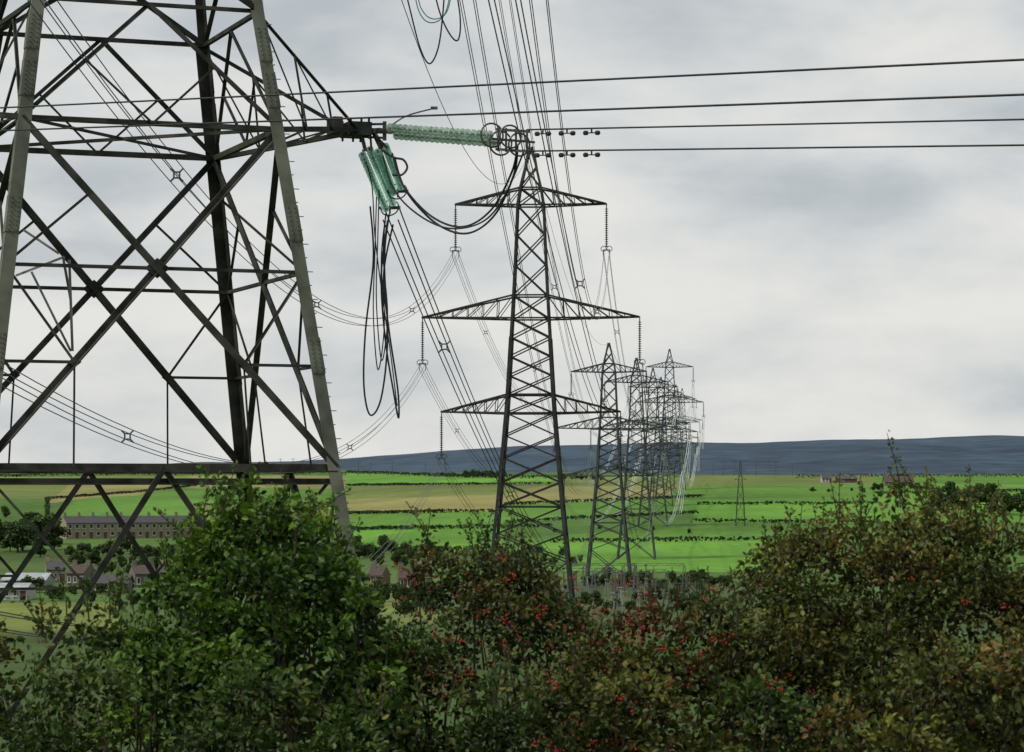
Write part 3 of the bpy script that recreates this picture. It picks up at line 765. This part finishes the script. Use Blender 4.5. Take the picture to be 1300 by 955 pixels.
# ---------------------------------------------------------------- foreground bushes
def leaf_arrays(C,T,L,W,cols):
    n=len(C); T=T/np.linalg.norm(T,axis=1)[:,None]
    r=nr.normal(size=(n,3)); r[:,2]*=.4; S=np.cross(T,r); S/=np.linalg.norm(S,axis=1)[:,None]; N=np.cross(S,T)
    L=L[:,None];W=W[:,None]; dz=np.array([0,0,-1.])
    v=np.stack([C,C+T*L*.28+S*W*.85+N*W*.35,C+T*L*.62+S*W*.8+N*W*.3,C+T*L+dz*L*.12,C+T*L*.62-S*W*.8+N*W*.3,C+T*L*.28-S*W*.85+N*W*.35],1).reshape(-1,3)
    i=np.arange(n)*6; q1=np.stack([i,i+1,i+2,i+3],1); q2=np.stack([i,i+3,i+4,i+5],1)
    return v,np.concatenate([q1,q2]),np.repeat(cols,6,0)
def ico():
    import bmesh
    bm=bmesh.new(); bmesh.ops.create_icosphere(bm,subdivisions=1,radius=1); v=np.array([x.co[:] for x in bm.verts]);f=np.array([[y.index for y in x.verts] for x in bm.faces]); bm.free(); return v,f
ICO=ico()
def bush(name,label,outline,dd,depth,ncl,lpc,pal,ll,berries=0,shoots=30,shoot_len=(.12,.4),stems=5,wid=.31,grp="garden shrubs and hedging",rough=.06,sub=7,fill=0):
    """boughs carry dome-shaped clumps of leaves; leaves sit on the outer shell of each dome"""
    xs=np.array([(p[0]-650)/F*dd for p in outline]); zt=np.array([EYE-(p[1]-620)/F*dd for p in outline])
    xc=(xs[0]+xs[-1])/2; gzv=gz(xc,dd); e=empty(name,(xc,dd,gzv)); tag(e,label,"bush",grp)
    pal=np.array(pal)
    Cs=[];Ts=[];Ls=[];Cc=[]; br=MB(); tips=[]
    roots=[Vector((xs[0]+(xs[-1]-xs[0])*(i+.5)/stems,dd+rnd.uniform(-.3,.3)*depth,0)) for i in range(stems)]
    for r_ in roots: r_.z=gz(r_.x,r_.y)
    nb=max(3,ncl//sub)
    for i in range(nb):
        bx=xs[0]+(xs[-1]-xs[0])*((i*.61803)%1.0); Rb=nr.uniform(.15,.29)
        btop=np.interp(bx,xs,zt)-Rb*.75-abs(nr.normal(0,rough)); bot=gzv+.35
        u=nr.uniform()**1.15; bz=btop-(btop-bot)*u; by=dd+depth*(nr.uniform()-.5)*(.55+.45*min(1,u*3))
        bc=np.array([bx,by,bz])
        tint=pal[nr.integers(len(pal))]*nr.uniform(.7,1.2)*(1.15-.5*u)  # lower boughs tinted darker, standing in for shade
        n=int(lpc*sub*nr.uniform(.7,1.25)*(Rb/.23)**2)
        v=nr.normal(size=(n,3)); v/=np.linalg.norm(v,axis=1)[:,None]; v[:,2]=np.where(v[:,2]<-.35,-v[:,2],v[:,2])
        rad=Rb*(1-.6*nr.uniform(size=(n,1))**1.9)*(1+.28*np.sin(v[:,:1]*7+i)*np.cos(v[:,2:3]*6+i*2))
        pos=bc+v*rad*np.array([1.1,1.0,.85])+nr.normal(0,.025,(n,3))
        keep=pos[:,2]<np.interp(pos[:,0],xs,zt)+.05; pos=pos[keep]; v=v[keep]; rad=rad[keep]; n=len(pos)
        if n==0: continue
        Cs.append(pos); Ts.append(v*.7+nr.normal(0,.5,(n,3))+np.array([0,0,-.1])); Ls.append(nr.uniform(.5,1.15,n)*ll)
        sel_=pal[nr.integers(len(pal),size=n)]
        depthf=np.clip((rad/Rb-.4)/.6,0.15,1.1)*(.60+.42*np.clip(v[:,2:3]*.6+.5,0,1))  # painted shading: inner and downward leaves darker, upward ones lighter
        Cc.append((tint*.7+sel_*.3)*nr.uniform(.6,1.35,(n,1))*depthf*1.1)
        for q in range(3): tips.append(bc+np.array([nr.normal(0,.1),-Rb*.8,nr.normal(0,.1)]))
        rt=min(roots,key=lambda q:abs(q.x-bx)+rnd.uniform(0,.5))
        a=rt.copy(); c=Vector(bc)+Vector(nr.normal(0,.06,3)); m_=c*.5+a*.5; m_.z=a.z+(c.z-a.z)*.6; m_+=Vector((rnd.uniform(-.15,.15),rnd.uniform(-.1,.1),0))
        br.tube(spline([a+Vector((0,0,.3)),m_,c],4),[.016-.0015*q for q in range(9)],4)
    if fill:   # inner leaves between the boughs, shade painted in as darker colour
        x=nr.uniform(xs[0],xs[-1],fill); top=np.interp(x,xs,zt)-.12; bot=gzv+.3
        z=top-(top-bot)*nr.uniform(0,1,fill)**.9; y=dd+depth*nr.uniform(-.12,.42,fill)
        Cs.append(np.stack([x,y,z],1)); Ts.append(nr.normal(0,1,(fill,3))); Ls.append(nr.uniform(.8,1.4,fill)*ll)
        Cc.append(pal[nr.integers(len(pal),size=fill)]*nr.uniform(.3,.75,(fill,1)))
    for i in range(shoots):
        x=nr.uniform(xs[0],xs[-1]); top=np.interp(x,xs,zt); y=dd+depth*(nr.uniform()-.5)*.6
        ln=nr.uniform(*shoot_len)*nr.uniform(.5,1); lean=np.array([nr.normal(0,.3),nr.normal(0,.2),1.0]); lean/=np.linalg.norm(lean)
        s=np.array([x,y,top-.25]); n=int((20+ln*95)); t=nr.uniform(0,1,n)
        bend=np.array([nr.normal(0,.06),0,0]); pos=s+lean*((ln+.2)*t)[:,None]+bend*(t**2)[:,None]+nr.normal(0,.02,(n,3))*(1.8-1.3*t)[:,None]
        out=nr.normal(size=(n,3)); Cs.append(pos);Ts.append(out+lean*.8); Ls.append(ll*(1.05-.5*t)*nr.uniform(.7,1.1,n))
        base=pal[nr.integers(len(pal))]*nr.uniform(.75,1.25); Cc.append(base*nr.uniform(.6,1.3,(n,1)))
        br.tube([Vector(s),Vector(s+lean*(ln+.2)*.5+bend*.25),Vector(s+lean*(ln+.2)+bend)],[.006,.004,.002],4)
    C=np.vstack(Cs);T=np.vstack(Ts);L=np.concatenate(Ls);cc=np.vstack(Cc)
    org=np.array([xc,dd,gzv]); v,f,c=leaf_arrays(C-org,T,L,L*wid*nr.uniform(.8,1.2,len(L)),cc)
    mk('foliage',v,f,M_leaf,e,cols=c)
    br.V=[tuple(np.array(q)-org) for q in br.V]; br.obj('stems',M_bark,e)
    if berries:
        iv,if_=ICO; BV=[];BF=[]; k=0; tp=[t for t in tips if t[2]>gzv+1.3]
        for i in range(berries):
            c=tp[nr.integers(len(tp))]+nr.normal(0,.09,3)+np.array([0,.01,0])
            for q in range(nr.integers(3,8)):
                p=c+nr.normal(0,.018,3)-org; BV.append(iv*nr.uniform(.006,.0095)+p); BF.append(if_+k*len(iv)); k+=1
        bo=mk('berries',np.vstack(BV),np.vstack(BF),M_berry,e,smooth=True); bo["kind"]="stuff"
    print(label,len(C)); return e
GR=[(.068,.135,.018),(.045,.095,.014),(.11,.19,.026),(.036,.075,.012),(.08,.145,.02)]
DG=[(.035,.065,.014),(.05,.09,.018),(.068,.105,.02),(.10,.10,.022)]
HW=[(.042,.08,.018),(.06,.10,.022),(.03,.055,.014),(.09,.085,.022)]
RD=[(.046,.08,.018),(.075,.085,.018),(.12,.05,.018),(.06,.09,.02),(.085,.105,.024)]
OLV=[(.085,.11,.02),(.062,.09,.016),(.15,.15,.028),(.042,.068,.014),(.085,.10,.02),(.058,.085,.016),(.12,.085,.024)]
YO=[(.14,.14,.03),(.085,.11,.022),(.18,.11,.03),(.065,.09,.018),(.09,.11,.024)]
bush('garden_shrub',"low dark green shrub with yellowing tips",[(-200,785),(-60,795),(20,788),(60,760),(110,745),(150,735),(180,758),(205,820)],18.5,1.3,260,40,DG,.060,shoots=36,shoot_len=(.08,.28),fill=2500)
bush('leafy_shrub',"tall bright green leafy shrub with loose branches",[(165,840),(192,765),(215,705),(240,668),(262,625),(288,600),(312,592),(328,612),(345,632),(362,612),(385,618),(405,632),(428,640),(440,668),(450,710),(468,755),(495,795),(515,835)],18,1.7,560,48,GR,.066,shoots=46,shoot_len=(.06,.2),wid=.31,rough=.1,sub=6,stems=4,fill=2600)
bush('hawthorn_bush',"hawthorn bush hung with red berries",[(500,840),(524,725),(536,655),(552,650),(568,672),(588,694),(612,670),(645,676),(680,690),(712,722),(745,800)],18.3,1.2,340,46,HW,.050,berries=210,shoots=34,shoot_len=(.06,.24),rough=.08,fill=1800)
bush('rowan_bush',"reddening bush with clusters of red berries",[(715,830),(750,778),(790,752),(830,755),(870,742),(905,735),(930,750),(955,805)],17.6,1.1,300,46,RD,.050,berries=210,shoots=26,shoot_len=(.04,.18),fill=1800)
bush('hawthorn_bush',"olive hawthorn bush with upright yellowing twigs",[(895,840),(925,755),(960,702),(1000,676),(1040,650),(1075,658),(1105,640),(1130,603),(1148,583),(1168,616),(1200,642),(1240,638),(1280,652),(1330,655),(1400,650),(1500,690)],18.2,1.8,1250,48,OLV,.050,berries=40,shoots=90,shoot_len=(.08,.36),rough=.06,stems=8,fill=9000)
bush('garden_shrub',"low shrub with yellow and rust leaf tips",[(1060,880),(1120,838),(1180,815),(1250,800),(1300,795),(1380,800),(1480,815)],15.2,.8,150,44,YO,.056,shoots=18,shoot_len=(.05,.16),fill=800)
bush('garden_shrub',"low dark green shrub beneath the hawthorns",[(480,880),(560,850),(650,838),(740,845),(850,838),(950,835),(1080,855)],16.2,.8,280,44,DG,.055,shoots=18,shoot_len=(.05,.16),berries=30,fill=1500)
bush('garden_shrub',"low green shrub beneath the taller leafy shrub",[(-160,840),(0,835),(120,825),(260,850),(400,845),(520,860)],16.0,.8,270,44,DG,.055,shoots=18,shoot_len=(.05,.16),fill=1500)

# ---------------------------------------------------------------- world, sun, camera
w=bpy.data.worlds.new("World"); scene.world=w; w.use_nodes=True; nt=w.node_tree; nt.nodes.clear()
out=nt.nodes.new('ShaderNodeOutputWorld'); bg=nt.nodes.new('ShaderNodeBackground'); bg.inputs['Strength'].default_value=.1
sky=nt.nodes.new('ShaderNodeTexSky'); sky.sky_type='NISHITA'; sky.sun_disc=False
sunv=Vector((-.62,-.38,.95)).normalized()
sky.sun_elevation=math.asin(sunv.z); sky.sun_rotation=math.atan2(sunv.x,sunv.y)
tc=nt.nodes.new('ShaderNodeTexCoord'); mp=nt.nodes.new('ShaderNodeMapping'); mp.inputs['Scale'].default_value=(1,1,2.6); mp.inputs['Location'].default_value=(.62,.2,.36)
nt.links.new(tc.outputs['Generated'],mp.inputs['Vector'])
n1=nt.nodes.new('ShaderNodeTexNoise'); n1.inputs['Scale'].default_value=10; n1.inputs['Detail'].default_value=6; n1.inputs['Roughness'].default_value=.52; n1.inputs['Distortion'].default_value=.15
nt.links.new(mp.outputs[0],n1.inputs['Vector'])
sp=nt.nodes.new('ShaderNodeSeparateXYZ'); nt.links.new(tc.outputs['Generated'],sp.inputs[0])
ma=nt.nodes.new('ShaderNodeMath'); ma.operation='MULTIPLY_ADD'; ma.inputs[1].default_value=-.75; ma.inputs[2].default_value=.10
cl=nt.nodes.new('ShaderNodeClamp'); cl.inputs['Min'].default_value=-.3;cl.inputs['Max'].default_value=.22
nt.links.new(sp.outputs['Z'],cl.inputs[0]); nt.links.new(cl.outputs[0],ma.inputs[0])
ad=nt.nodes.new('ShaderNodeMath'); ad.operation='ADD'; nt.links.new(n1.outputs['Fac'],ad.inputs[0]); nt.links.new(ma.outputs[0],ad.inputs[1])
rp=nt.nodes.new('ShaderNodeValToRGB'); cr=rp.color_ramp; cr.interpolation='B_SPLINE'
cr.elements[0].position=.33; cr.elements[0].color=(.46,.50,.53,1)
cr.elements[1].position=.68; cr.elements[1].color=(.82,.81,.775,1)
q=cr.elements.new(.5); q.color=(.66,.68,.685,1)
nt.links.new(ad.outputs[0],rp.inputs['Fac'])
sc=nt.nodes.new('ShaderNodeVectorMath'); sc.operation='SCALE'; sc.inputs['Scale'].default_value=10.0
nt.links.new(rp.outputs['Color'],sc.inputs[0])
mx=nt.nodes.new('ShaderNodeMix'); mx.data_type='RGBA'; mx.inputs[0].default_value=.95
nt.links.new(sky.outputs[0],mx.inputs[6]); nt.links.new(sc.outputs[0],mx.inputs[7]); nt.links.new(mx.outputs[2],bg.inputs['Color']); nt.links.new(bg.outputs[0],out.inputs[0])
sl=bpy.data.lights.new('sun','SUN'); sl.energy=3.1; sl.angle=math.radians(5); sl.color=(1,.95,.84)
so=bpy.data.objects.new('sun',sl); COL.objects.link(so); so.rotation_euler=sunv.to_track_quat('Z','Y').to_euler()
cd=bpy.data.cameras.new('camera'); co=bpy.data.objects.new('camera',cd); COL.objects.link(co); scene.camera=co
co.location=(0,0,EYE); co.rotation_euler=(math.radians(90),0,0); cd.sensor_width=36; cd.lens=36*F/1300; cd.shift_y=142.5/1300
cd.clip_end=60000; cd.clip_start=.1; cd.dof.use_dof=True; cd.dof.focus_distance=95; cd.dof.aperture_fstop=9
scene.view_settings.view_transform='Standard'; scene.view_settings.look='None'; scene.view_settings.exposure=0
print('trees',tcount)
